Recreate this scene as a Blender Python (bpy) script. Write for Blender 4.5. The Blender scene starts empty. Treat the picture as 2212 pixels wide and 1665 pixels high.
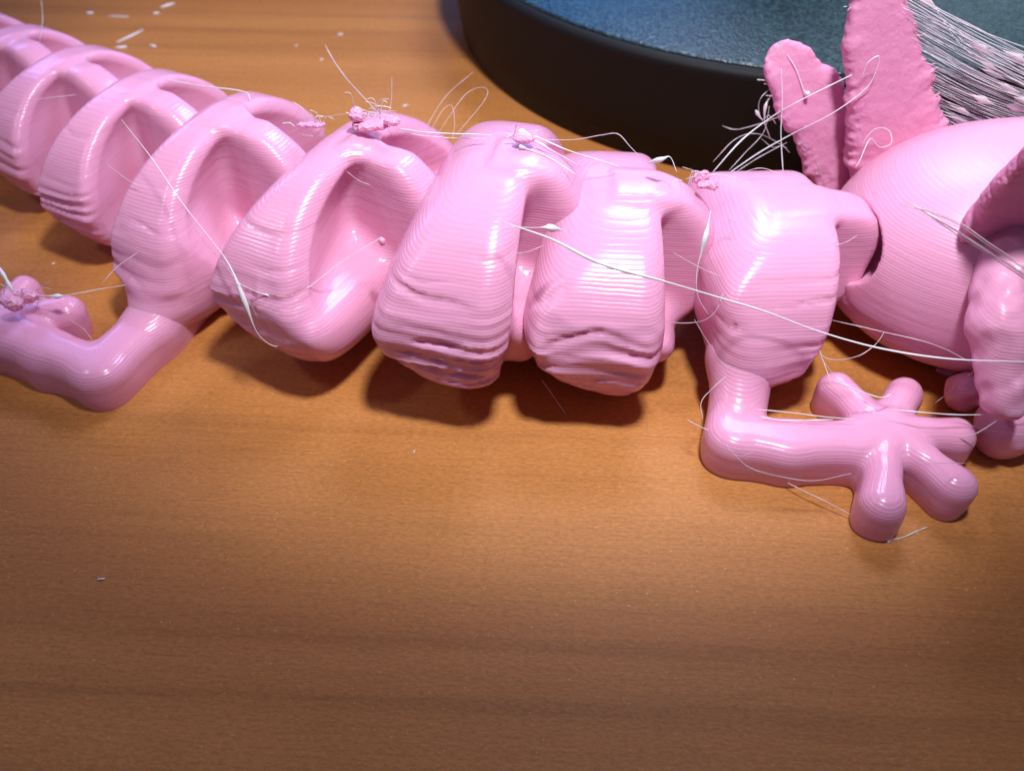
import bpy, math, random
import numpy as np
from mathutils import Vector, Matrix

random.seed(7)
RNG = np.random.default_rng(7)
SC = bpy.context.scene
COL = SC.collection
# ------------------------------------------------------------------ camera
# One unit is one centimetre of the place (the toy's body is about 3.4 cm wide).
CAM_D, CAM_P, CAM_F = 11.5, math.radians(45), 1908.0 / 2212.0
cam_d = bpy.data.cameras.new('camera')
cam = bpy.data.objects.new('camera', cam_d)
COL.objects.link(cam)
cam.location = (0, -CAM_D * math.cos(CAM_P), CAM_D * math.sin(CAM_P))
cam.rotation_euler = (math.radians(90) - CAM_P, 0, 0)
cam_d.sensor_fit = 'HORIZONTAL'
cam_d.sensor_width = 36
cam_d.lens = 36 * CAM_F
cam_d.clip_start = 0.05
cam_d.clip_end = 400
cam_d.dof.use_dof = True
cam_d.dof.focus_distance = 10.0
cam_d.dof.aperture_fstop = 0.34
SC.camera = cam

# ------------------------------------------------------------------ world and lamps
w = bpy.data.worlds.new('World')
SC.world = w
w.use_nodes = True
bg = w.node_tree.nodes['Background']
bg.inputs[0].default_value = (0.52, 0.52, 0.92, 1)
bg.inputs[1].default_value = 0.14
SC.view_settings.view_transform = 'Standard'
SC.view_settings.look = 'None'
SC.view_settings.exposure = 0
SC.view_settings.gamma = 1


def lamp(name, kind, loc, target, energy, color, **kw):
    d = bpy.data.lights.new(name, kind)
    d.energy = energy
    d.color = color
    for k, v in kw.items():
        setattr(d, k, v)
    o = bpy.data.objects.new(name, d)
    COL.objects.link(o)
    o.location = loc
    o.rotation_euler = (Vector(target) - Vector(loc)).to_track_quat('-Z', 'Y').to_euler()
    return o


lamp('ceiling_lamp', 'SPOT', (2.5, -3.0, 20), (1.4, 7.2, 0), 20800, (0.90, 0.95, 1.0),
     spot_size=math.radians(60), spot_blend=0.49, shadow_soft_size=1.2)
lamp('back_lamp', 'AREA', (5, 13, 17), (0, 2, 0), 3000, (0.62, 0.72, 1.0), shape='DISK', size=8)
lamp('side_lamp', 'AREA', (-12, -1, 13), (1, 1, 0), 260, (0.90, 0.90, 1.0), shape='DISK', size=1.4)
lamp('monitor_light', 'AREA', (1.2, 24, 10.2), (0, 5, 1), 640, (0.05, 0.30, 1.0), shape='RECTANGLE', size=9, size_y=5)
lamp('violet_streak_lamp', 'AREA', (-13, 13, 9), (-1, 2, 1.5), 280, (0.36, 0.32, 1.0), shape='RECTANGLE', size=4, size_y=3)  # added lamp for the violet streak on the links' back left corners
lamp('teal_reflection_lamp', 'AREA', (18, 24, 11), (4, 5, 1), 420, (0.55, 0.85, 1.0), shape='RECTANGLE', size=9, size_y=7)  # added lamp for the teal reflection on the right of the stand top


# ------------------------------------------------------------------ pixel rays -> points of the place (2212-wide picture)
_C = np.array([0, -CAM_D * math.cos(CAM_P), CAM_D * math.sin(CAM_P)])
_FW = np.array([0, math.cos(CAM_P), -math.sin(CAM_P)])
_UP = np.array([0, math.sin(CAM_P), math.cos(CAM_P)])


def _ray(px, py):
    return _FW + np.array([(px - 1106) / 1908.0, 0, 0]) - _UP * ((py - 832.5) / 1908.0)


def onz(px, py, z=0.0):
    r = _ray(px, py)
    return _C + r * ((z - _C[2]) / r[2])


def ony(px, py, y):
    r = _ray(px, py)
    return _C + r * ((y - _C[1]) / r[1])


# ------------------------------------------------------------------ mesh kit
def link(name, verts, faces, mat, parent=None, loc=(0, 0, 0), normals=None, smooth=True):
    """one mesh object; verts are world points, loc its own origin"""
    verts = np.asarray(verts, float)
    base = np.array(loc, float)
    me = bpy.data.meshes.new(name)
    me.from_pydata((verts - base).tolist(), [], [list(map(int, f)) for f in faces])
    me.materials.append(mat)
    if smooth:
        me.polygons.foreach_set('use_smooth', [True] * len(me.polygons))
    me.update()
    if normals is not None:
        me.normals_split_custom_set_from_vertices(np.asarray(normals).tolist())
    o = bpy.data.objects.new(name, me)
    COL.objects.link(o)
    if parent is not None:
        o.parent = parent
        pw = world_loc(parent)
        o.location = base - pw
    else:
        o.location = base
    return o


def world_loc(o):
    p = np.zeros(3)
    while o is not None:
        p += np.array(o.location)
        o = o.parent
    return p


def empty(name, loc, label, cat, group=None):
    o = bpy.data.objects.new(name, None)
    COL.objects.link(o)
    o.empty_display_size = 0.3
    o.location = loc
    tag(o, label, cat, group)
    return o


def tag(o, label=None, cat=None, group=None, kind=None):
    if label:
        o['label'] = label
    if cat:
        o['category'] = cat
    if group:
        o['group'] = group
    if kind:
        o['kind'] = kind
    return o


def surface_nets(fn, lo, hi, h):
    """quads of the zero level of fn(X, Y, Z) inside the box lo..hi, cell h"""
    lo = np.array(lo, float)
    n = np.ceil((np.array(hi, float) - lo) / h).astype(int) + 1
    ax = [lo[i] + h * np.arange(n[i]) for i in range(3)]
    X, Y, Z = np.meshgrid(*ax, indexing='ij')
    V = fn(X, Y, Z)
    S = V < 0
    cn = n - 1
    acc = np.zeros(tuple(cn) + (3,))
    cnt = np.zeros(tuple(cn))
    corners = [(i, j, k) for i in (0, 1) for j in (0, 1) for k in (0, 1)]
    sl = lambda c: tuple(slice(c[a], c[a] + cn[a]) for a in range(3))
    for a in range(3):
        for c in corners:
            if c[a]:
                continue
            d = list(c)
            d[a] = 1
            v0, v1 = V[sl(c)], V[sl(d)]
            m = (v0 < 0) != (v1 < 0)
            t = np.where(m, v0 / np.where(m, v0 - v1, 1), 0)
            for b in range(3):
                acc[..., b] += np.where(m, c[b] + (t if b == a else 0), 0)
            cnt += m
    act = cnt > 0
    idx = -np.ones(tuple(cn), int)
    idx[act] = np.arange(act.sum())
    ijk = np.argwhere(act)
    P = lo + h * (ijk + acc[act] / cnt[act][:, None])
    quads = []
    for a in range(3):
        b, c = (a + 1) % 3, (a + 2) % 3
        s0 = [slice(None)] * 3
        s1 = [slice(None)] * 3
        s0[a] = slice(0, -1)
        s1[a] = slice(1, None)
        A, B = S[tuple(s0)], S[tuple(s1)]
        e = np.argwhere(A != B)
        e = e[(e[:, b] > 0) & (e[:, c] > 0) & (e[:, b] < cn[b]) & (e[:, c] < cn[c])]
        inside = A[tuple(e.T)]

        def at(db, dc):
            q = e.copy()
            q[:, b] += db
            q[:, c] += dc
            return idx[tuple(q.T)]
        q = np.stack([at(-1, -1), at(0, -1), at(0, 0), at(-1, 0)], 1)
        q[~inside] = q[~inside][:, ::-1]
        quads.append(q)
    Q = np.concatenate(quads)
    # normals by central differences
    e = h * 0.6
    x, y, z = P.T
    G = np.stack([fn(x + e, y, z) - fn(x - e, y, z), fn(x, y + e, z) - fn(x, y - e, z),
                  fn(x, y, z + e) - fn(x, y, z - e)], 1)
    G /= np.linalg.norm(G, axis=1)[:, None] + 1e-12
    return P, Q, G


def smin(a, b, k):
    h = np.clip(0.5 + 0.5 * (b - a) / k, 0, 1)
    return b + (a - b) * h - k * h * (1 - h)


def smax(a, b, k):
    return -smin(-a, -b, k)


def hash3(i, j, k, s=0):
    n = (i * 374761393 + j * 668265263 + k * 2147483647 + s * 1274126177) & 0x7fffffff
    n = ((n ^ (n >> 13)) * 1274126177) & 0x7fffffff
    n = n ^ (n >> 16)
    return (n & 0xffff) / 65535.0


def vnoise(x, y, z, s=0):
    xi, yi, zi = np.floor(x).astype(np.int64), np.floor(y).astype(np.int64), np.floor(z).astype(np.int64)
    fx, fy, fz = x - xi, y - yi, z - zi
    u, v, t = [f * f * (3 - 2 * f) for f in (fx, fy, fz)]
    r = 0
    for a in (0, 1):
        for b in (0, 1):
            for c in (0, 1):
                r = r + hash3(xi + a, yi + b, zi + c, s) * (u if a else 1 - u) * (v if b else 1 - v) * (t if c else 1 - t)
    return r * 2 - 1


def ellipsoid(X, Y, Z, c, r):
    q = np.sqrt(((X - c[0]) / r[0]) ** 2 + ((Y - c[1]) / r[1]) ** 2 + ((Z - c[2]) / r[2]) ** 2)
    return (q - 1) * min(r)


def capsule(X, Y, Z, a, b, ra, rb):
    a, b = np.asarray(a, float), np.asarray(b, float)
    d = b - a
    t = np.clip(((X - a[0]) * d[0] + (Y - a[1]) * d[1] + (Z - a[2]) * d[2]) / (d @ d), 0, 1)
    return np.sqrt((X - a[0] - t * d[0]) ** 2 + (Y - a[1] - t * d[1]) ** 2 + (Z - a[2] - t * d[2]) ** 2) - (ra + (rb - ra) * t)


def plan_chain(X, Y, pts, k=0.12):
    """2-D distance to a chain of (x, y, r) in plan"""
    d = None
    for (a, b) in zip(pts[:-1], pts[1:]):
        dx, dy = b[0] - a[0], b[1] - a[1]
        t = np.clip(((X - a[0]) * dx + (Y - a[1]) * dy) / (dx * dx + dy * dy + 1e-9), 0, 1)
        q = np.hypot(X - a[0] - t * dx, Y - a[1] - t * dy) - (a[2] + (b[2] - a[2]) * t)
        d = q if d is None else smin(d, q, k)
    return d


def slab(d2, Z, h, r):
    """rounded extrusion of a plan distance from the table up to h"""
    a = d2 + r
    b = np.maximum(Z - h, -Z) + r
    lo = np.where(Z < h * 0.5, 0.45, 1.0)          # bottom edge rounded less than the top one
    return np.sqrt(np.maximum(a, 0) ** 2 + (np.maximum(b, 0) * lo) ** 2) + np.minimum(np.maximum(a, b), 0) - r


# ------------------------------------------------------------------ materials
def mat(name):
    m = bpy.data.materials.new(name)
    m.use_nodes = True
    nt = m.node_tree
    return m, nt, nt.nodes, nt.links, nt.nodes['Principled BSDF']


def math_node(N, L, op, a, b=None, c=None):
    n = N.new('ShaderNodeMath')
    n.operation = op
    for i, v in enumerate((a, b, c)):
        if v is None:
            continue
        if isinstance(v, (int, float)):
            n.inputs[i].default_value = v
        else:
            L.new(v, n.inputs[i])
    return n.outputs[0]


def pink_plastic(name='pink_plastic', col=(0.80, 0.345, 0.52), rough=0.22, layer=0.034, amp=0.0031, fuzz=0.0, sss=0.30, lines=1.0):
    m, nt, N, L, p = mat(name)
    tc = N.new('ShaderNodeTexCoord')
    sep = N.new('ShaderNodeSeparateXYZ')
    L.new(tc.outputs['Object'], sep.inputs[0])
    # broad unevenness warps the layers a little, each layer has its own width
    nz = N.new('ShaderNodeTexNoise')
    nz.inputs['Scale'].default_value = 1.6
    nz.inputs['Detail'].default_value = 2
    L.new(tc.outputs['Object'], nz.inputs['Vector'])
    zz = math_node(N, L, 'MULTIPLY_ADD', nz.outputs[0], 0.035, sep.outputs[2])
    ph = math_node(N, L, 'MULTIPLY', zz, math.pi / layer)
    sn = math_node(N, L, 'ABSOLUTE', math_node(N, L, 'SINE', ph))
    ridge = math_node(N, L, 'POWER', sn, 0.6)
    # per-layer offset: noise in z only, slowly varying along the wall
    mp = N.new('ShaderNodeMapping')
    mp.inputs['Scale'].default_value = (0.9, 0.9, 1 / layer * 0.55)
    L.new(tc.outputs['Object'], mp.inputs[0])
    n2 = N.new('ShaderNodeTexNoise')
    n2.inputs['Scale'].default_value = 1
    n2.inputs['Detail'].default_value = 1.5
    L.new(mp.outputs[0], n2.inputs['Vector'])
    n3 = N.new('ShaderNodeTexNoise')
    n3.inputs['Scale'].default_value = 26
    n3.inputs['Detail'].default_value = 3
    L.new(tc.outputs['Object'], n3.inputs['Vector'])
    amount = math_node(N, L, 'MULTIPLY_ADD', nz.outputs[0], 1.0, 0.2)
    h = math_node(N, L, 'MULTIPLY', ridge, math_node(N, L, 'MULTIPLY', amount, lines))
    h = math_node(N, L, 'MULTIPLY_ADD', n2.outputs[0], 1.9 * lines, h)
    h = math_node(N, L, 'MULTIPLY_ADD', n3.outputs[0], 0.35 + fuzz, h)
    bp = N.new('ShaderNodeBump')
    bp.inputs['Strength'].default_value = 1
    bp.inputs['Distance'].default_value = amp
    L.new(h, bp.inputs['Height'])
    L.new(bp.outputs[0], p.inputs['Normal'])
    p.inputs['Base Color'].default_value = (*col, 1)
    p.inputs['Roughness'].default_value = rough
    p.inputs['IOR'].default_value = 1.46
    p.inputs['Subsurface Weight'].default_value = sss
    p.inputs['Subsurface Radius'].default_value = (1.0, 0.25, 0.4)
    p.inputs['Subsurface Scale'].default_value = 0.24
    return m


PINK = pink_plastic()
GILL = pink_plastic('rough_shaded_pink_plastic', col=(0.72, 0.27, 0.44), rough=0.55, amp=0.005, fuzz=1.2, lines=0.0)  # same plastic as the body, its colour darkened for the gills' shaded faces
SOFT = pink_plastic('smooth_pink_plastic', amp=0.0034, lines=0.8, rough=0.36)


def strand_mat(name, col, a=0.55):
    m, nt, N, L, p = mat(name)
    p.inputs['Base Color'].default_value = (*col, 1)
    p.inputs['Roughness'].default_value = 0.3
    p.inputs['Subsurface Weight'].default_value = 0.3
    p.inputs['Subsurface Radius'].default_value = (0.05, 0.04, 0.04)
    p.inputs['Transmission Weight'].default_value = 1 - a
    return m


STRAND = strand_mat('pale_pink_strand', (0.95, 0.78, 0.82))
THREAD = strand_mat('white_strand', (0.95, 0.92, 0.95), 0.88)


def wood():
    m, nt, N, L, p = mat('wood_laminate')
    tc = N.new('ShaderNodeTexCoord')
    rot = N.new('ShaderNodeMapping')
    rot.inputs['Rotation'].default_value = (0, 0, math.radians(3.2))
    L.new(tc.outputs['Object'], rot.inputs[0])

    def nz(sx, sy, det, rough=0.5, dist=0.0):
        mp = N.new('ShaderNodeMapping')
        mp.inputs['Scale'].default_value = (sx, sy, 1)
        L.new(rot.outputs[0], mp.inputs[0])
        n = N.new('ShaderNodeTexNoise')
        n.inputs['Scale'].default_value = 1
        n.inputs['Detail'].default_value = det
        n.inputs['Roughness'].default_value = rough
        n.inputs['Distortion'].default_value = dist
        L.new(mp.outputs[0], n.inputs['Vector'])
        return n.outputs[0]

    def ramp(fac, stops):
        r = N.new('ShaderNodeValToRGB')
        e = r.color_ramp.elements
        while len(e) < len(stops):
            e.new(0.5)
        for q, (pos, c) in zip(e, stops):
            q.position = pos
            q.color = (*c, 1)
        L.new(fac, r.inputs[0])
        return r.outputs[0]

    def mix(kind, f, a, b):
        n = N.new('ShaderNodeMix')
        n.data_type = 'RGBA'
        n.blend_type = kind
        if isinstance(f, float):
            n.inputs[0].default_value = f
        else:
            L.new(f, n.inputs[0])
        for s, v in ((6, a), (7, b)):
            if isinstance(v, tuple):
                n.inputs[s].default_value = (*v, 1)
            else:
                L.new(v, n.inputs[s])
        return n.outputs[2]

    broad = ramp(nz(0.035, 0.42, 3, 0.55, 0.3), [(0.30, (0.40, 0.142, 0.034)), (0.52, (0.50, 0.190, 0.048)), (0.70, (0.55, 0.215, 0.058))])
    bands = ramp(nz(0.05, 1.7, 4, 0.6, 0.35), [(0.34, (0.52, 0.46, 0.46)), (0.46, (0.94, 0.93, 0.92)), (0.62, (1.04, 1.04, 1.04))])
    fine = ramp(nz(1.1, 21, 5, 0.75), [(0.33, (0.70, 0.66, 0.64)), (0.50, (1, 1, 1)), (0.7, (1.10, 1.10, 1.08))])
    dots = ramp(nz(12, 36, 3, 0.8), [(0.30, (0.66, 0.62, 0.60)), (0.50, (1, 1, 1)), (0.70, (1.35, 1.30, 1.22))])
    c = mix('MULTIPLY', 0.34, broad, bands)
    c = mix('MULTIPLY', 0.45, c, fine)
    c = mix('MULTIPLY', 0.75, c, dots)
    specks = ramp(nz(21, 33, 2, 0.5), [(0.68, (0, 0, 0)), (0.76, (0.5, 0.5, 0.5))])
    c = mix('MIX', specks, c, (0.80, 0.56, 0.30))
    L.new(c, p.inputs['Base Color'])
    p.inputs['Roughness'].default_value = 0.52
    p.inputs['Specular IOR Level'].default_value = 0.28
    b1 = nz(20, 34, 3, 0.7)
    bp = N.new('ShaderNodeBump')
    bp.inputs['Distance'].default_value = 0.012
    bp.inputs['Strength'].default_value = 0.55
    L.new(b1, bp.inputs['Height'])
    L.new(bp.outputs[0], p.inputs['Normal'])
    return m


WOOD = wood()


def plain(name, col, rough=0.5, noise=0.0, scale=30, metal=0.0, dist=0.01):
    m, nt, N, L, p = mat(name)
    p.inputs['Base Color'].default_value = (*col, 1)
    p.inputs['Roughness'].default_value = rough
    p.inputs['Metallic'].default_value = metal
    tc = N.new('ShaderNodeTexCoord')
    n = N.new('ShaderNodeTexNoise')
    n.inputs['Scale'].default_value = scale
    n.inputs['Detail'].default_value = 3
    L.new(tc.outputs['Object'], n.inputs['Vector'])
    if noise:
        bp = N.new('ShaderNodeBump')
        bp.inputs['Distance'].default_value = dist
        bp.inputs['Strength'].default_value = noise
        L.new(n.outputs[0], bp.inputs['Height'])
        L.new(bp.outputs[0], p.inputs['Normal'])
    return m


BLACK = plain('black_plastic', (0.006, 0.0045, 0.004), 0.62, 0.3, 40)
BLACK.node_tree.nodes['Principled BSDF'].inputs['Specular IOR Level'].default_value = 0.25


def disc_mat():
    m, nt, N, L, p = mat('textured_dark_top')
    tc = N.new('ShaderNodeTexCoord')
    vo = N.new('ShaderNodeTexVoronoi')
    vo.inputs['Scale'].default_value = 22
    L.new(tc.outputs['Object'], vo.inputs['Vector'])
    n = N.new('ShaderNodeTexNoise')
    n.inputs['Scale'].default_value = 15
    n.inputs['Detail'].default_value = 4
    L.new(tc.outputs['Object'], n.inputs['Vector'])
    bp = N.new('ShaderNodeBump')
    bp.inputs['Distance'].default_value = 0.009
    bp.inputs['Strength'].default_value = 0.8
    L.new(math_node(N, L, 'ADD', vo.outputs[0], n.outputs[0]), bp.inputs['Height'])
    L.new(bp.outputs[0], p.inputs['Normal'])
    r = N.new('ShaderNodeValToRGB')
    r.color_ramp.elements[0].position = 0.42
    r.color_ramp.elements[0].color = (0.003, 0.010, 0.012, 1)
    r.color_ramp.elements[1].position = 0.62
    r.color_ramp.elements[1].color = (0.022, 0.056, 0.062, 1)
    L.new(n.outputs[0], r.inputs[0])
    L.new(r.outputs[0], p.inputs['Base Color'])
    p.inputs['Roughness'].default_value = 0.34
    return m


DISC_TOP = disc_mat()

# ------------------------------------------------------------------ the desk
dv = [(-60, -25, 0), (60, -25, 0), (60, 70, 0), (-60, 70, 0), (-60, -25, -2.5), (60, -25, -2.5), (60, 70, -2.5), (-60, 70, -2.5)]
df = [(0, 1, 2, 3), (7, 6, 5, 4), (0, 4, 5, 1), (1, 5, 6, 2), (2, 6, 7, 3), (3, 7, 4, 0)]
desk = link('desk_surface', dv, df, WOOD, smooth=False)
tag(desk, kind='structure')


# ------------------------------------------------------------------ the round black stand
def lathe(profile, c, n=128):
    V, Fc = [], []
    for (r, z) in profile:
        for i in range(n):
            a = 2 * math.pi * i / n
            V.append((c[0] + r * math.cos(a), c[1] + r * math.sin(a), z))
    for k in range(len(profile) - 1):
        for i in range(n):
            j = (i + 1) % n
            Fc.append((k * n + i, k * n + j, (k + 1) * n + j, (k + 1) * n + i))
    Fc.append(tuple(range((len(profile) - 1) * n, len(profile) * n)))
    Fc.append(tuple(range(n - 1, -1, -1)))
    return V, Fc


DC = (5.70, 11.45)
stand = empty('stand_base', (DC[0], DC[1], 0), 'round black stand base with a speckled blue green top, behind the pink toy', 'stand')
V, Fc = lathe([(6.70, 0.0), (6.78, 0.06), (6.92, 0.9), (7.02, 1.82), (7.03, 1.90), (7.00, 1.96), (6.93, 2.0)], DC, 160)
link('base_ring', V, Fc, BLACK, stand, (DC[0], DC[1], 0))
V, Fc = lathe([(6.86, 2.0), (6.85, 2.025), (6.80, 2.04)], DC, 160)
link('top_plate', V, Fc, DISC_TOP, stand, (DC[0], DC[1], 0))
V, Fc = lathe([(1.35, 2.045), (1.35, 2.5), (1.0, 2.9), (0.9, 14), (0.85, 14.2)], (DC[0], DC[1] - 0.2), 48)
link('post', V, Fc, BLACK, stand, (DC[0], DC[1], 0))

# ------------------------------------------------------------------ the toy
TOY = np.array([1.0, 1.3, 0.0])
toy = empty('axolotl_toy', TOY, 'pink 3D printed jointed axolotl with stringy plastic threads, lying on the wood desk', 'toy')


def sag(X, Y, Z, seed, zlim):
    """loops of drooping filament low on the overhanging side walls, open cracks among them"""
    warp = 0.11 * vnoise(X * 1.0, Y * 1.0, Z * 0.6, seed) + 0.03 * vnoise(X * 3.1, Y * 3.1, Z * 1.5, seed + 7)
    zz = Z + warp
    a = 0.6 * vnoise(X * 0.6, Y * 0.6, zz * 9, seed + 1) + 0.5 * vnoise(X * 0.8, Y * 0.8, zz * 19, seed + 2)
    low = np.clip((zlim * 1.1 - Z) / 0.4, 0, 1)
    n = np.abs(vnoise(X * 0.7, Y * 0.7, zz * 5.5 + 40, seed + 3))
    on = np.clip(vnoise(X * 1.3, Y * 1.3, zz * 3 + 9, seed + 4) * 2.5 + 0.2, 0, 1)
    groove = np.clip(1 - n / 0.16, 0, 1) ** 1.5 * on
    return a * low + 0.85 * groove * np.clip((zlim * 1.45 - Z) / 0.5, 0.06, 1)


def segment_fn(cx, cy, ang, W, H, Lb, xf, seed, keel=0.75, lean=0.15, sag_amp=0.036, ridge=0.27, legs=None, zc=0.42, edge=0.16,
               mt=1.62, ml=2.1, cut=0.5, hol=0.0, soft=0.10, flare=0.10, zb=0.33, dish=0.52, nw=0.70, toe=0.0, ep=2.1, rnd=0.20, under=(0.25, 0.6)):
    """one jointed piece: an arched hood, cut off in front, lifted underneath at the back, and a keel with a scoop on either side"""
    ca, sa = math.cos(ang), math.sin(ang)
    af = keel + 0.08

    def fn(X, Y, Z):
        x = (X - cx) * ca + (Y - cy) * sa + lean * (H - 0.5 * (Z + 0.4 * H + np.sqrt((Z - 0.4 * H) ** 2 + 0.15)))
        y = -(X - cx) * sa + (Y - cy) * ca
        zm = H * zc
        up = Z > zm
        hz = np.where(up, H - zm, zm * 1.10)
        bl = np.clip((Z - zm) / (0.5 * H) + 0.5, 0, 1)
        bl = bl * bl * (3 - 2 * bl)
        m = ml + (mt - ml) * bl
        q = 2.2 - 0.2 * bl
        ay, az = np.abs(y), np.abs(Z - zm)
        s = ((ay / W) ** m + (az / hz) ** q) ** 0.5
        f = (s - 1) * 1.0
        f = f + sag_amp * sag(X, Y, Z, seed, H * 0.62)
        ex = np.where(x > 0, x / (xf + af), -x / (Lb + 0.02))
        zq = Z - 0.42 * H
        epx = np.where(x > 0, ep, 2.1)
        e2 = (ex ** epx + np.where(zq > 0, zq / (H * 0.595), -zq / (H * np.where(x > 0, 0.5, 0.55))) ** epx) ** (1 / epx) - 1
        f = smax(f, e2 * 1.1, rnd)                                   # arched from back to front
        f = smax(f, (-(x - under[0]) * under[1] - Z) * 0.8, 0.45)      # lifted underside towards the back
        tz = np.clip((Z / H - 0.45) / 0.45, 0, 1)
        xs = xf - cut * tz * tz * (3 - 2 * tz) - toe * np.clip(1 - Z / (0.5 * H), 0, 1) ** 1.4
        inner = np.clip(1 - (s * 1.13) ** 2, 0, 1)
        f = smax(f, (x - xs + dish * inner) * 0.8, edge)               # dished front of the hood
        # keel: a narrow web under the back ridge, widening into the lower neck
        web = ay - ridge - flare * np.maximum(H - Z, 0) ** 1.3
        hg = np.where(up, H - zm, zm * 0.94)
        s2 = ((ay / (W * 0.90)) ** m + (az / hg) ** q) ** 0.5 - 1
        s3 = ((ay / (W * nw)) ** m + (az / hg) ** q) ** 0.5 - 1
        low = smax(smax(s3, (Z - H * zb - 0.45 * (xf - x)) * 0.8, 0.2), x - xf - 0.45 * keel, 0.3)
        g = smin(smax(s2, web * 0.8, 0.07), low, 0.18)
        g = smax(smax(g, e2 * 1.1, 0.18), x - xf - keel, 0.2)
        g = smax(g, -x - 0.05, 0.05)
        g = smax(g, ((x - xf) * 0.9 + 0.10 * H - Z) * 0.7, 0.2)
        g = g + 0.07 * np.clip(1.2 - np.maximum(x, 0) / 0.6, 0, 1)
        f = smin(f, g, soft)
        f = smax(f, -ellipsoid(x, y, Z, (-Lb - hol, 0, H * 0.42), (0.6, W * 0.72, H * 0.34)), 0.05)
        f = smax(f, -Z, 0.04)
        if legs is not None:
            f = smin(f, legs(X, Y, Z)[2], 0.42)
        return f
    return fn


def add_segment(name, fn, box, h, legs=None, legbox=None):
    P, Q, G = surface_nets(fn, box[0], box[1], h)
    o = link(name, P, Q, PINK, toy, (float(P[:, 0].mean()), float(P[:, 1].mean()), 0.0), G)
    if legs is not None:
        def leg_fn(X, Y, Z):
            foot, arm, _ = legs(X, Y, Z)
            return smin(foot, arm, 0.14)
        P, Q, G = surface_nets(leg_fn, legbox[0], legbox[1], 0.036)
        link('leg', P, Q, PINK, o, (float(P[:, 0].mean()), float(P[:, 1].mean()), 0.0), G)
    return o


def seg_box(cx, cy, W, H, L):
    r = math.hypot(W, L) * 1.15
    return ((cx - r, cy - r, -0.1), (cx + r, cy + r, H + 0.15))


A = math.radians
SEGS = {
    # cx, cy, angle, W, H, back length, front length, and what differs from piece to piece
    'S7': ((3.22, 1.10, A(2), 1.62, 2.15, 0.80, 0.76), dict(keel=0.82, lean=0.33, ml=2.6, mt=2.1, sag_amp=0.05, ep=3.0, cut=0.05, toe=0.25, zb=0.5, under=(0.55, 1.1), ridge=0.34)),
    'S6': ((1.28, 1.10, A(-4), 1.93, 2.45, 0.92, 0.82), dict(keel=0.64, lean=0.17, zb=0.40, soft=0.18, edge=0.26, rnd=0.36, cut=0.16, sag_amp=0.038, toe=0.20, under=(0.05, 1.1), ridge=0.32)),
    'S5': ((-0.13, 1.22, A(-13), 2.12, 2.80, 0.92, 0.85), dict(keel=0.45, lean=0.18, zb=0.46, soft=0.18, edge=0.36, rnd=0.34, cut=0.20, toe=0.30, sag_amp=0.035, under=(0.55, 0.62), ridge=0.32)),
    'S4': ((-1.92, 1.72, A(-27), 2.10, 2.65, 0.86, 0.58), dict(keel=0.80, lean=0.13, zb=0.50, nw=1.0, soft=0.18, edge=0.24, cut=0.40, sag_amp=0.02, under=(0.35, 0.7))),
    'S3': ((-4.00, 2.80, A(-25), 1.87, 2.45, 0.50, 0.58), dict(keel=1.00, lean=0.06, hol=0.45, zb=0.38, soft=0.18, cut=0.22, dish=0.30, sag_amp=0.045, under=(0.2, 0.6))),
    'S2': ((-5.68, 4.05, A(-26), 1.70, 2.22, 0.38, 0.60), dict(keel=1.00, lean=0.05, hol=0.45, zb=0.30, soft=0.12, cut=0.20, dish=0.26, edge=0.10, under=(0.25, 0.7))),
    'S1': ((-7.15, 5.25, A(-29), 1.57, 2.08, 0.38, 0.58), dict(keel=1.0, lean=0.05, hol=0.45, zb=0.30, soft=0.12, cut=0.20, dish=0.26, edge=0.10, under=(0.25, 0.7))),
    'S0': ((-8.55, 6.40, A(-32), 1.42, 1.95, 0.40, 0.55), dict(keel=1.0, lean=0.05, hol=0.45, zb=0.30, soft=0.12, cut=0.20, dish=0.26, edge=0.10, under=(0.25, 0.7))),
    'S9': ((-9.85, 7.55, A(-36), 1.25, 1.75, 0.40, 0.44), dict(keel=1.0, lean=0.05, hol=0.45, zb=0.30, soft=0.12, cut=0.20, dish=0.26, edge=0.10, under=(0.25, 0.7))),
}


def px2(*pts, z=0.28):
    return [(*onz(x, y, z)[:2], r) for (x, y, r) in pts]


def foreleg(X, Y, Z):
    d = plan_chain(X, Y, px2((1600, 845, .31), (1583, 955, .34), (1700, 974, .33), (1840, 972, .31), (1905, 948, .36)), 0.10)
    for tip in ((1797, 850, .22), (1948, 862, .22), (2060, 955, .23), (2055, 1062, .25), (1898, 1106, .25)):
        d = smin(d, plan_chain(X, Y, px2((1905, 948, .25), ((1905 + tip[0]) / 2, (948 + tip[1]) / 2, .195), (tip[0] - (tip[0] - 1905) * 0.03, tip[1] - (tip[1] - 948) * 0.03, tip[2] + .01))), 0.12)
    d = d + 0.022 * vnoise(X * 3.3, Y * 3.3, Z * 1.5, 71)
    foot = slab(d, Z, 0.60, 0.24)
    a, b, c = np.array((3.02, 0.55, 0.95)), ony(1603, 775, -0.25), onz(1588, 905, 0.34)
    hip = capsule(X, Y, Z, a, b, 0.74, 0.40)
    arm = capsule(X, Y, Z, a, b, 0.48, 0.42)
    arm = smin(arm, capsule(X, Y, Z, b, c, 0.41, 0.28), 0.14)
    return foot, arm, hip


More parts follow.
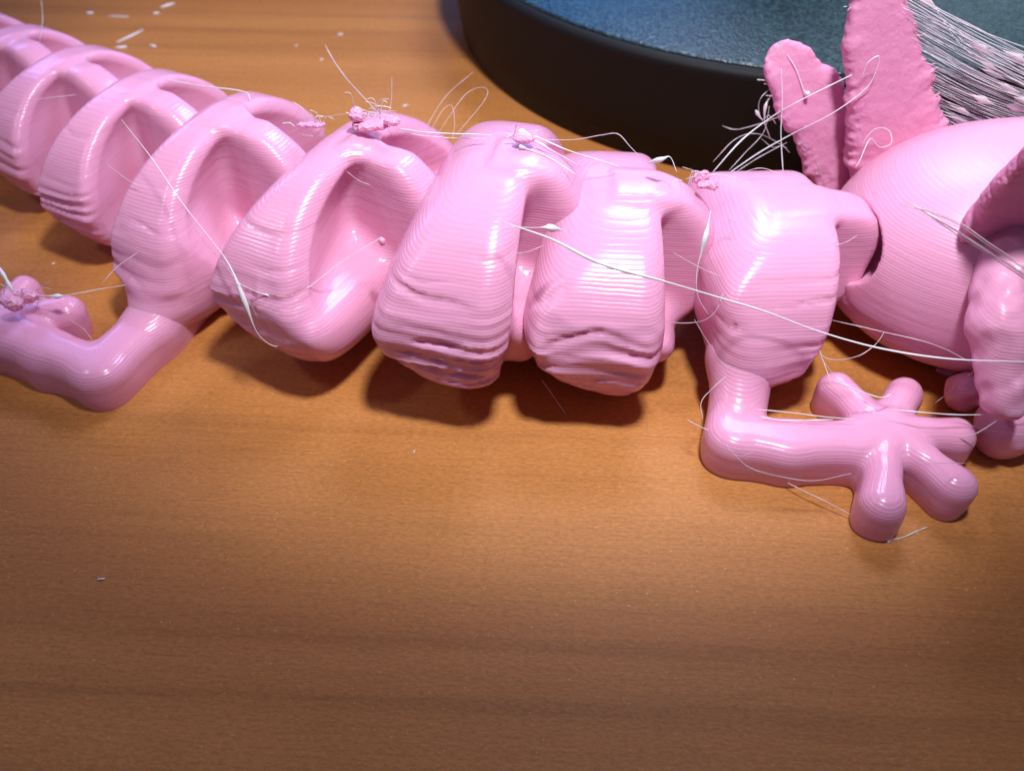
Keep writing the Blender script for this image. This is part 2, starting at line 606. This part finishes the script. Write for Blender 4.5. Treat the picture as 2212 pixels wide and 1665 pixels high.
def hindleg(X, Y, Z):
    d = plan_chain(X, Y, px2((420, 610, .40), (330, 715, .36), (222, 815, .33), (110, 775, .32), (10, 725, .42), (-60, 700, .4)), 0.15)
    d = smin(d, plan_chain(X, Y, px2((0, 715, .3), (60, 640, .2))), 0.1)
    d = smin(d, plan_chain(X, Y, px2((10, 720, .3), (150, 690, .26))), 0.1)
    d = smin(d, plan_chain(X, Y, px2((-60, 700, .3), (-120, 640, .26))), 0.1)
    d = smin(d, plan_chain(X, Y, px2((-60, 700, .3), (-150, 730, .26))), 0.1)
    d = d + 0.022 * vnoise(X * 3.3, Y * 3.3, Z * 1.5, 72)
    foot = slab(d, Z, 0.62, 0.26)
    a, b = ony(392, 575, 1.55), onz(330, 705, 0.35)
    return foot, capsule(X, Y, Z, a, b, 0.38, 0.34), capsule(X, Y, Z, a, b, 0.66, 0.31)


for k, (dims, more) in SEGS.items():
    cx, cy, ang, W, H, Lb, xf = dims
    legs = {'S7': foreleg, 'S3': hindleg}.get(k)
    fn = segment_fn(*dims, 10 * int(k[1]) + (5 if k == 'S7' else 0), legs=legs, **more)
    lo, hi = seg_box(cx, cy, W, H, xf + more['keel'])
    legbox = {'S7': ((2.0, -3.1, -0.1), (5.6, 1.6, 2.0)), 'S3': ((-8.4, -1.2, -0.1), (-3.2, 2.9, 2.2))}.get(k)
    add_segment('body_segment' if k in ('S7', 'S6', 'S5', 'S4', 'S3') else 'tail_segment', fn, (lo, hi), 0.045, legs, legbox)


# ------------------------------------------------------------------ the head
def head_fn(X, Y, Z):
    c = (6.75, 1.30)
    e = 2.25
    r = (np.abs((X - c[0]) / 2.62) ** e + np.abs((Y - c[1]) / 1.85) ** e + np.where(Z > 1.05, np.abs(Z - 1.05) / 1.72, np.abs(Z - 1.05) / 1.15) ** e) ** (1 / e)
    f = (r - 1) * 1.2
    f = f + 0.02 * sag(X, Y, Z, 91, 0.9)
    f = smax(f, -Z, 0.04)
    f = smax(f, -ellipsoid(X, Y, Z, (4.30, 1.10, 1.50), (0.50, 0.62, 0.44)), 0.06)
    return f


P, Q, G = surface_nets(head_fn, (4.0, -0.9, -0.1), (10.3, 3.4, 3.1), 0.05)
head = link('head', P, Q, SOFT, toy, (7.15, 1.3, 0), G)


def leaf_gill(base, tip, width, thick, seed, parent, face=(0, -1, 0.2), taper=0.45, fuzz=0.02, curl=0.25):
    base, tip = np.array(base, float), np.array(tip, float)
    ax = tip - base
    Lg = np.linalg.norm(ax)
    ax = ax / Lg
    fz = np.array(face, float)
    fz -= ax * (fz @ ax)
    fz /= np.linalg.norm(fz)
    sd = np.cross(ax, fz)

    def fn(X, Y, Z):
        q = np.stack([X - base[0], Y - base[1], Z - base[2]], -1)
        t, s, n = q @ ax / Lg, q @ sd, q @ fz
        wd = width * np.clip(1.0 - taper * t, 0.1, 1.1)
        wd = wd * (1 + 0.10 * vnoise(t * 11, s * 0, n * 0, seed) + 0.05 * vnoise(t * 31, s * 0, s * 3, seed + 5) + 0.04 * vnoise(t * 70, s * 0, s * 5, seed + 6))
        n = n - curl * s * s / width + 0.10 * width * vnoise(t * 2, s * 1.2, s * 0, seed + 8)
        f = (np.abs(s / wd) ** 2.6 + np.abs(n / (thick * np.clip(1.1 - 0.5 * t, 0.3, 1.2))) ** 2.6 + (np.maximum(t - 0.72, 0) / 0.28) ** 2.2 + (np.maximum(-t, 0) / 0.1) ** 2) ** (1 / 2.5)
        f = (f - 1) * thick
        return f + fuzz * 0.5 * vnoise(X * 6, Y * 6, Z * 6, seed) + fuzz * 0.3 * vnoise(X * 19, Y * 19, Z * 19, seed + 1)
    R = width * 1.4
    lo = np.minimum(base, tip) - R
    hi = np.maximum(base, tip) + R
    lo[2] = max(lo[2], 0.0)
    P, Q, G = surface_nets(fn, lo, hi, 0.04)
    return link('gill', P, Q, GILL, parent, tuple(base * (1, 1, 0)), G)


leaf_gill(ony(1872, 425, 2.9), ony(1674, 98, 3.3), 0.62, 0.24, 3, head, face=(0.25, -1, 0.1), taper=0.45)
leaf_gill(ony(1930, 330, 2.7), ony(1870, -110, 3.1), 0.76, 0.27, 5, head, face=(0.1, -1, 0.0), taper=0.72)
leaf_gill(ony(2125, 510, 0.45), ony(2310, 270, -0.45), 0.42, 0.2, 7, head, taper=0.1)


def lobe_fn(X, Y, Z):
    d = capsule(X, Y, Z, ony(2180, 530, 0.2), ony(2165, 700, -0.75), 0.36, 0.33)
    d = smin(d, capsule(X, Y, Z, ony(2165, 700, -0.75), ony(2160, 860, -1.25), 0.33, 0.24), 0.1)
    c = onz(2172, 925, 0.34)
    d = smin(d, ellipsoid(X, Y, Z, (c[0], c[1], 0.34), (0.34, 0.34, 0.42)), 0.20)
    c = onz(2085, 845, 0.3)
    d = smin(d, ellipsoid(X, Y, Z, (c[0], c[1], 0.30), (0.22, 0.22, 0.32)), 0.12)
    d = d + 0.05 * vnoise(X * 3, Y * 3, Z * 2, 61) + 0.03 * vnoise(X * 8, Y * 8, Z * 6, 62)
    return smax(d, -Z, 0.03)


P, Q, G = surface_nets(lobe_fn, (4.2, -2.4, -0.1), (7.4, 0.9, 2.8), 0.045)
link('gill', P, Q, SOFT, head, (6.6, -0.9, 0), G)

# ------------------------------------------------------------------ strings of plastic between the parts
def tube(points, radii, n=6):
    pts = [Vector(p) for p in points]
    V, Fc = [], []
    for i, p in enumerate(pts):
        t = (pts[min(i + 1, len(pts) - 1)] - pts[max(i - 1, 0)])
        t.normalize()
        u = t.cross(Vector((0.13, 0.31, 0.94)))
        if u.length < 0.05:
            u = t.cross(Vector((1, 0, 0)))
        u.normalize()
        v = t.cross(u)
        for k in range(n):
            a = 2 * math.pi * k / n
            V.append(p + (u * math.cos(a) + v * math.sin(a)) * radii[i])
    for i in range(len(pts) - 1):
        for k in range(n):
            j = (k + 1) % n
            Fc.append((i * n + k, i * n + j, (i + 1) * n + j, (i + 1) * n + k))
    Fc.append(tuple(range(n - 1, -1, -1)))
    Fc.append(tuple(range((len(pts) - 1) * n, len(pts) * n)))
    return [tuple(v) for v in V], Fc


def smooth_path(P, per=9):
    P = [np.array(p, float) for p in P]
    if len(P) == 2:
        P = [P[0], (P[0] + P[1]) / 2 + np.array([0, 0, -0.03]), P[1]]
    Q = [2 * P[0] - P[1]] + P + [2 * P[-1] - P[-2]]
    out = []
    for i in range(1, len(Q) - 2):
        a, b, c, d = Q[i - 1:i + 3]
        for k in range(per):
            t = k / per
            out.append(0.5 * (2 * b + (c - a) * t + (2 * a - 5 * b + 4 * c - d) * t * t + (3 * b - a - 3 * c + d) * t ** 3))
    out.append(P[-1])
    return out


def strand(pts, r=0.010, beads=(), m=None, name='strand', parent=None):
    """pts: (px, py, depth y) of the photograph, turned into points of the place; beads: (fraction, radius, length)"""
    P = smooth_path([p[1:] if p[0] == 'w' else ony(*p) for p in pts])
    for p in P:
        p[2] = max(p[2], r * 0.7)
    n = len(P)
    r *= 0.55
    R = []
    for i in range(n):
        t = i / (n - 1)
        k = r * (0.75 + 0.35 * math.sin(t * 9 + n) ** 2) * (0.6 + 0.4 * min(1, 6 * t, 6 * (1 - t)))
        for (f, br, bl) in beads:
            k += br * math.exp(-((t - f) / bl) ** 2)
        R.append(k)
    V, Fc = tube(P, R)
    c = P[0]
    return link(name, V, Fc, m or STRAND, parent or toy, (c[0], c[1], c[2]))


S_ = strand
# the long bright one in front of the body
S_([(1085, 480, -0.30), (1190, 516, -0.62), (1300, 570, -0.84), (1450, 612, -0.76), (1560, 645, -0.58), (1650, 672, -0.56), (1770, 716, -0.60), (1900, 752, -0.9), (2050, 775, -1.2), (2240, 782, -1.5)],
   0.019, [(0.20, 0.006, 0.06), (0.27, 0.010, 0.04)], THREAD)
S_([(1090, 490, -0.3), (1150, 492, -0.4), (1185, 492, -0.4), (1225, 500, -0.25)], 0.008, [(0.72, 0.04, 0.12)], THREAD)
# loop hanging in front of the left links
S_([(262, 258, 2.1), (330, 345, 1.5), (395, 440, 0.9), (450, 510, 0.5), (495, 572, 0.1), (528, 650, -0.1), (558, 722, -0.2), (600, 748, -0.2), (630, 715, -0.1), (642, 640, 0.1)],
   0.009, [(0.55, 0.026, 0.06)], THREAD)
S_([(512, 610, -0.05), (560, 632, -0.05), (610, 642, -0.02), (660, 625, 0.05), (740, 565, 0.3), (825, 512, 0.5)], 0.009, [(0.33, 0.022, 0.06)], THREAD)
S_([(395, 445, 0.9), (440, 520, 0.6), (500, 590, 0.1), (560, 690, -0.1)], 0.006)
S_([(748, 370, 0.7), (800, 400, 0.75)], 0.010)
# across and over the backs
S_([(702, 97, 4.2), (720, 130, 3.9), (750, 172, 3.3), (808, 235, 2.3)], 0.016)
S_([(846, 165, 4.0), (846, 210, 3.0), (842, 240, 2.3)], 0.007)
S_([(355, 172, 3.9), (430, 185, 3.6), (525, 198, 3.3), (541, 216, 3.1)], 0.015, m=THREAD)
S_([(860, 278, 1.9), (930, 287, 1.7), (1060, 292, 1.4)], 0.018, m=THREAD)
S_([(860, 286, 1.9), (950, 297, 1.7), (1050, 300, 1.4)], 0.010, m=THREAD)
S_([(1120, 286, 1.35), (1160, 296, 1.3), (1230, 326, 1.2), (1345, 362, 1.2)], 0.016, [(0.06, 0.05, 0.10)], THREAD)
S_([(1130, 292, 1.3), (1180, 318, 1.2), (1250, 358, 1.2)], 0.013, [(0.4, 0.012, 0.1)], THREAD)
S_([(1122, 316, 1.2), (1185, 340, 1.1), (1245, 378, 0.9)], 0.013, [(0.02, 0.03, 0.06)], THREAD)
S_([(1170, 302, 1.6), (1240, 302, 1.6), (1300, 292, 1.5), (1335, 290, 1.5), (1362, 318, 1.4), (1392, 348, 1.3)], 0.010)
S_([(1400, 352, 1.1), (1430, 344, 1.0), (1448, 340, 1.0), (1462, 372, 0.9)], 0.009, [(0.25, 0.03, 0.2)], THREAD)
S_([(910, 295, 3.0), (960, 212, 3.8), (1022, 156, 4.6)], 0.007)
S_([(945, 290, 3.0), (1005, 205, 3.8), (1046, 190, 4.0), (1048, 215, 3.6), (985, 292, 3.0)], 0.007)
S_([(925, 292, 2.6), (955, 240, 3.2), (975, 228, 3.3), (982, 262, 3.0), (978, 300, 2.6)], 0.006)
S_([(640, 256, 2.6), (690, 254, 2.5), (745, 246, 2.4), (775, 240, 2.3)], 0.006)
S_([(765, 232, 2.3), (810, 245, 2.2), (862, 254, 2.1)], 0.009, m=THREAD)
# in the joints between the right links
S_([(1535, 455, 0.3), (1527, 500, 0.1), (1515, 545, 0.0), (1505, 590, -0.1), (1508, 640, -0.2), (1530, 680, -0.25)], 0.008, [(0.27, 0.032, 0.12)], THREAD)
S_([(1455, 546, -0.2), (1500, 572, -0.2), (1560, 600, -0.25)], 0.010)
S_([(1418, 693, -0.2), (1480, 698, -0.5), (1525, 690, -0.6), (1550, 665, -0.6), (1562, 632, -0.5)], 0.010)
S_([(1555, 482, 0.6), (1575, 474, 0.6), (1592, 480, 0.5)], 0.011)
S_([(1110, 548, -0.1), (1140, 544, 0.0), (1175, 530, 0.1)], 0.008)
S_([(1805, 530, 0.3), (1830, 522, 0.4), (1852, 508, 0.5)], 0.008)
# on and around the gills
S_([(1540, 372, 2.3), (1600, 305, 2.6), (1660, 258, 2.8), (1720, 222, 2.6), (1840, 162, 2.6)], 0.017, m=THREAD)
S_([(1555, 388, 2.1), (1640, 330, 2.5), (1720, 285, 2.6), (1800, 244, 2.5), (1870, 192, 2.5), (1894, 150, 2.5), (1898, 122, 2.5), (1875, 136, 2.5), (1862, 165, 2.5)], 0.013, m=THREAD)
S_([(1688, 150, 2.8), (1690, 220, 2.7), (1687, 290, 2.6), (1692, 380, 2.3)], 0.012, m=THREAD)
S_([(1862, 318, 2.3), (1870, 300, 2.3), (1892, 278, 2.3), (1920, 282, 2.3), (1925, 310, 2.2), (1900, 318, 2.2), (1880, 300, 2.2), (1858, 345, 2.0), (1848, 362, 1.9)], 0.010, m=THREAD)
S_([(1560, 272, 3.2), (1590, 280, 3.1), (1640, 268, 3.0), (1690, 250, 2.8)], 0.012)
S_([(1540, 350, 2.6), (1590, 300, 2.8), (1640, 290, 2.9), (1700, 320, 2.9)], 0.010)
S_([(1575, 368, 2.3), (1610, 330, 2.6), (1650, 285, 2.9), (1662, 230, 3.0)], 0.010)
S_([(1590, 372, 2.2), (1640, 340, 2.5), (1700, 308, 2.6)], 0.010)
S_([(1665, 190, 3.2), (1642, 215, 3.1), (1640, 245, 3.1), (1655, 275, 3.0)], 0.010)
S_([(1672, 200, 3.2), (1655, 225, 3.1), (1652, 262, 3.0), (1664, 300, 3.0)], 0.014, [(0.4, 0.02, 0.1)])
S_([(1632, 238, 3.1), (1646, 258, 3.0), (1662, 250, 3.0), (1676, 268, 3.0)], 0.010, [(0.1, 0.025, 0.08)])
S_([(1645, 300, 2.9), (1668, 318, 2.9), (1690, 316, 2.8), (1706, 330, 2.8)], 0.010)
S_([(1590, 384, 1.6), (1620, 368, 1.6), (1650, 364, 1.6), (1690, 378, 1.5)], 0.008)
S_([(1700, 118, 3.2), (1720, 150, 3.1), (1735, 192, 3.0), (1748, 205, 2.9)], 0.010, [(0.9, 0.03, 0.1)], THREAD)
# the fan of strings from the tallest gill to the right
for i in range(112):
    f = i / 111 + RNG.normal() * 0.006
    a = (1945 + 70 * f + RNG.normal() * 6, -25 + 285 * f, 2.75 + 0.3 * RNG.random())
    k = RNG.normal() * 7
    b = (2270, 150 + 185 * f ** 0.9 + RNG.normal() * 5, 2.3 + 0.5 * RNG.random())
    mid = ((a[0] + b[0]) / 2, (a[1] + b[1]) / 2 + 8 + k, (a[2] + b[2]) / 2)
    bd = [(0.15 + 0.7 * RNG.random(), 0.03 + 0.035 * RNG.random(), 0.05)] if i % 9 == 0 else []
    S_([a, mid, b], 0.0038 + 0.0042 * RNG.random(), bd, THREAD if i % 3 else STRAND)
for i in range(5):
    S_([(1950 + 12 * i, -20, 3.0), (2090, 55 + 14 * i, 2.9), (2260, 120 + 22 * i, 2.8)], 0.009, m=THREAD)
# over the head
for dy, r in ((0, 0.022), (7, 0.012), (-14, 0.012), (-20, 0.009)):
    S_([(1960 + dy, 436 - dy * 0.3, -0.3), (2049, 488 + dy, -0.75), (2140, 547 + dy, -1.0), (2240, 612 + dy, -1.2)], r)
S_([(1790, 690, -0.2), (1900, 715, -0.5), (2020, 745, -0.75), (2110, 790, -0.9)], 0.010)
# around the front foot
S_([(1752, 712, -0.1), (1768, 750, -0.4), (1782, 790, -0.7), (1792, 818, -0.9)], 0.011)
S_([(1740, 740, -0.2), (1790, 775, -0.5), (1850, 770, -0.6), (1890, 745, -0.5), (1910, 718, -0.4)], 0.009)
S_([(1792, 818, -0.95), (1840, 838, -1.0), (1900, 858, -1.05), (1930, 850, -0.95)], 0.014, m=THREAD)
S_([(1770, 770, -0.6), (1830, 840, -0.9), (1900, 890, -1.1)], 0.005)
S_([(1632, 884, -1.1), (1700, 890, -1.15), (1780, 900, -1.2), (1850, 906, -1.25)], 0.010, m=THREAD)
S_([(1640, 900, -1.15), (1700, 908, -1.2), (1800, 906, -1.25)], 0.014, m=THREAD)
S_([(1925, 884, -1.2), (2010, 892, -1.3), (2090, 896, -1.3), (2240, 892, -1.3)], 0.013, m=THREAD)
S_([(2060, 905, -1.2), (2130, 928, -1.3), (2240, 942, -1.5)], 0.008)
S_([(2075, 945, -1.4), (2120, 930, -1.45), (2230, 855, -1.4)], 0.014)
S_([(1655, 960, -2.0), (1600, 985, -2.05), (1575, 968, -1.95), (1570, 960, -1.9)], 0.004)
S_([(1575, 970, -1.95), (1620, 1010, -2.05), (1690, 1030, -2.05), (1760, 1038, -2.05), (1840, 1022, -2.1)], 0.009)
S_([(1688, 1036, -1.65), (1740, 1062, -1.85), (1790, 1086, -2.0), (1842, 1114, -2.15)], 0.013)
S_([(1570, 812, -0.9), (1540, 838, -1.0), (1515, 868, -1.1), (1518, 905, -1.25)], 0.010)
S_([(1484, 906, -1.1), (1505, 918, -1.2), (1532, 930, -1.3)], 0.013)
S_([(1500, 690, -0.7), (1530, 740, -0.8), (1575, 810, -0.9)], 0.008)
S_([(1912, 1168, -2.42), (1945, 1163, -2.4), (1980, 1152, -2.3), (2002, 1140, -2.25)], 0.012, [(0.02, 0.05, 0.1)], THREAD)
S_([(2020, 870, -0.6), (2060, 840, -0.5), (2110, 795, -0.4)], 0.013)
S_([(2088, 1000, -2.0), (2040, 1000, -2.1), (1985, 1000, -2.1)], 0.007)
# around the hind foot and the links by it
S_([(-30, 545, 1.2), (5, 590, 0.9), (28, 630, 0.75)], 0.05, m=THREAD)
S_([(70, 636, 0.75), (120, 650 - 10, 0.75), (155, 636, 0.75), (230, 622, 0.9), (300, 612, 1.0)], 0.008, [(0.28, 0.03, 0.07)], THREAD)
S_([(298, 545, 1.0), (255, 575, 0.8), (222, 610, 0.6)], 0.009)
S_([(60, 640, 0.8), (85, 622, 0.8), (110, 606, 0.8)], 0.008)
S_([(85, 735, 0.2), (140, 750, 0.1), (195, 770, 0.05)], 0.008)
S_([(150, 690, 0.4), (180, 710, 0.3), (200, 735, 0.2)], 0.006)
S_([(55, 218, 3.4), (120, 210, 3.5), (165, 205, 3.6)], 0.010)
S_([(225, 350, 2.0), (270, 385, 1.7), (300, 402, 1.6)], 0.008)
S_([(1300 * 0.9, 820, -0.3), (1190, 848, -0.4), (1222, 894, -0.6)], 0.007)
S_([(30, 62, 7.0), (60, 75, 6.8), (85, 98, 6.5), (98, 115, 6.2)], 0.018)
S_([(88, -10, 8.0), (92, 40, 7.0), (86, 92, 6.4)], 0.012)

# blobs where the nozzle stopped, on the crests
def blob(px, py, y, r, seed, squash=(1, 1, 0.8), m=None, rough=1.0):
    c = np.array(ony(px, py, y))

    def fn(X, Y, Z):
        d = np.sqrt(((X - c[0]) / squash[0]) ** 2 + ((Y - c[1]) / squash[1]) ** 2 + ((Z - c[2]) / squash[2]) ** 2) - r
        return d + rough * (r * 0.35 * vnoise(X * 0.8 / r, Y * 0.8 / r, Z * 0.8 / r, seed) + r * 0.30 * np.abs(vnoise(X * 2.1 / r, Y * 2.1 / r, Z * 2.1 / r, seed + 1)) + r * 0.12 * vnoise(X * 5 / r, Y * 5 / r, Z * 5 / r, seed + 2))
    r *= 0.85
    q = r * 2.2 * max(squash)
    P, Q, G = surface_nets(fn, c - q, c + q, r / 8)
    return link('blob', P, Q, m or PINK, toy, tuple(c), G)


blob(770, 250, 1.85, 0.12, 21, (1.0, 1, 0.9), rough=0.6)
blob(848, 262, 1.75, 0.09, 22, (1.6, 1, 0.7), rough=0.7)
blob(800, 272, 1.8, 0.14, 23, (2.6, 1, 0.5), rough=0.8)
blob(668, 270, 2.5, 0.075, 24, (3.2, 1, 0.6), rough=0.8)
blob(1130, 300, 1.25, 0.09, 25, (1.6, 1, 0.6), rough=0.7)
blob(1516, 382, 1.25, 0.12, 26, (1, 1, 1))
blob(1530, 400, 1.1, 0.10, 27, (1.6, 1, 0.7))
blob(58, 640, 0.75, 0.12, 30, (1.2, 1, 1))
blob(30, 655, 0.6, 0.13, 31, (1.4, 1, 1))
blob(2045, 800, 0.25, 0.09, 32, (2, 1, 0.8))
blob(825, 522, 0.35, 0.05, 33, (1, 1, 1.2), rough=0.3)

for (p0, p1, n) in (((1660, 170, 3.2), (1775, 385, 2.6), 14), ((1705, 112, 3.3), (1860, 290, 2.8), 12), ((1830, 10, 2.9), (1835, 250, 2.7), 6), ((1945, 20, 2.9), (2020, 230, 2.6), 20)):
    for i in range(n):
        t = RNG.random()
        a = [p0[k] + (p1[k] - p0[k]) * t for k in range(3)]
        dx, dy = RNG.normal() * 9, RNG.normal() * 9
        S_([tuple(a), (a[0] + dx, a[1] + dy, a[2]), (a[0] + 1.8 * dx, a[1] + 1.3 * dy + RNG.normal() * 4, a[2])], 0.010 + 0.012 * RNG.random(), m=STRAND)
# torn fuzz on the crests
for (px, py, y, n, sp) in ((795, 250, 1.9, 16, 70), (675, 272, 2.5, 8, 40), (1120, 295, 1.3, 10, 35), (1500, 385, 1.2, 8, 30), (60, 640, 0.7, 8, 40), )[:5]:
    for i in range(n):
        a = (px + RNG.normal() * sp * 0.5, py + RNG.normal() * 8 + 4, y)
        dx, dy = RNG.normal() * 22, -abs(RNG.normal()) * 16
        S_([a, (a[0] + dx * 0.6, a[1] + dy, y), (a[0] + dx * 1.5, a[1] + dy * 1.1 + RNG.normal() * 6, y)], 0.006 + 0.006 * RNG.random(), m=THREAD if i % 2 else STRAND)

# ------------------------------------------------------------------ crumbs of plastic on the desk
CR = 'pale plastic crumbs scattered on the desk'
CL = 'tiny pale plastic crumb lying on the bare wood desk'


def crumb(px, py, L, W, ang, label=CL, name='plastic_crumb', cat='crumb'):
    c = np.array(onz(px, py, 0.0))
    W *= 0.62
    ca, sa = math.cos(ang), math.sin(ang)
    pts = []
    for k in range(5):
        t = k / 4 - 0.5
        pts.append((c[0] + ca * t * L + RNG.normal() * W * 0.2, c[1] + sa * t * L + RNG.normal() * W * 0.2, W * 0.7))
    V, Fc = tube(pts, [W * (0.35 + 0.65 * math.sin(math.pi * (k + 0.5) / 5)) for k in range(5)], 6)
    o = link(name, V, Fc, THREAD, None, (c[0], c[1], 0))
    tag(o, label, cat, CR)


for (px, py, L, W, a, lb) in (
        (195, 31, .16, .05, .2, 'small white crumb left of the faint flat sliver behind the tail'),
        (331, 102, .18, .05, -.4, 'bright white crumb alone to the right of the long thin sliver'),
        (338, 31, .14, .04, .5, 'small pale crumb at the near tip of the farthest slanting sliver'),
        (218, 1252, .08, .018, .1, 'lone white crumb on the dark front of the desk at lower left'),
        (116, 570, .05, .02, .3, 'shiny white speck on the desk just behind the hind foot'),
        (695, 130, .08, .03, .5, 'tiny crumb beside the free end of the upright thread behind the toy'),
        (735, 76, .12, .03, .3, 'faint pale crumb farther back than the upright thread, left of the stand'),
        (895, 975, .05, .012, 1.2, 'hair thin white speck on the bright desk in front of the body'),
        (200, 118, .07, .03, .2, 'tiny pale crumb on the desk hard against the tail links'),
        (875, 230, .12, .03, .3, 'pale crumb behind the body near the thread loops'),
        (640, 100, .06, .02, .7, 'faint speck left of the free end of the upright thread')):
    crumb(px, py, L, W, a, lb)
crumb(282, 80, .75, .035, 1.05, 'long thin pale sliver of plastic on the desk behind the tail', 'plastic_sliver', 'sliver')
crumb(262, 105, .22, .05, .2, 'short fat pale sliver at the near end of the long sliver', 'plastic_sliver', 'sliver')
crumb(362, 14, .35, .045, .75, 'pale slanting sliver of plastic farthest back on the desk', 'plastic_sliver', 'sliver')
crumb(255, 37, .5, .025, -.1, 'faint flat pale sliver lying along the wood grain behind the tail', 'plastic_sliver', 'sliver')
crumb(132, 82, .26, .085, -.7, 'pale teardrop shaped drop of plastic beside the tail', 'plastic_drop', 'drop')
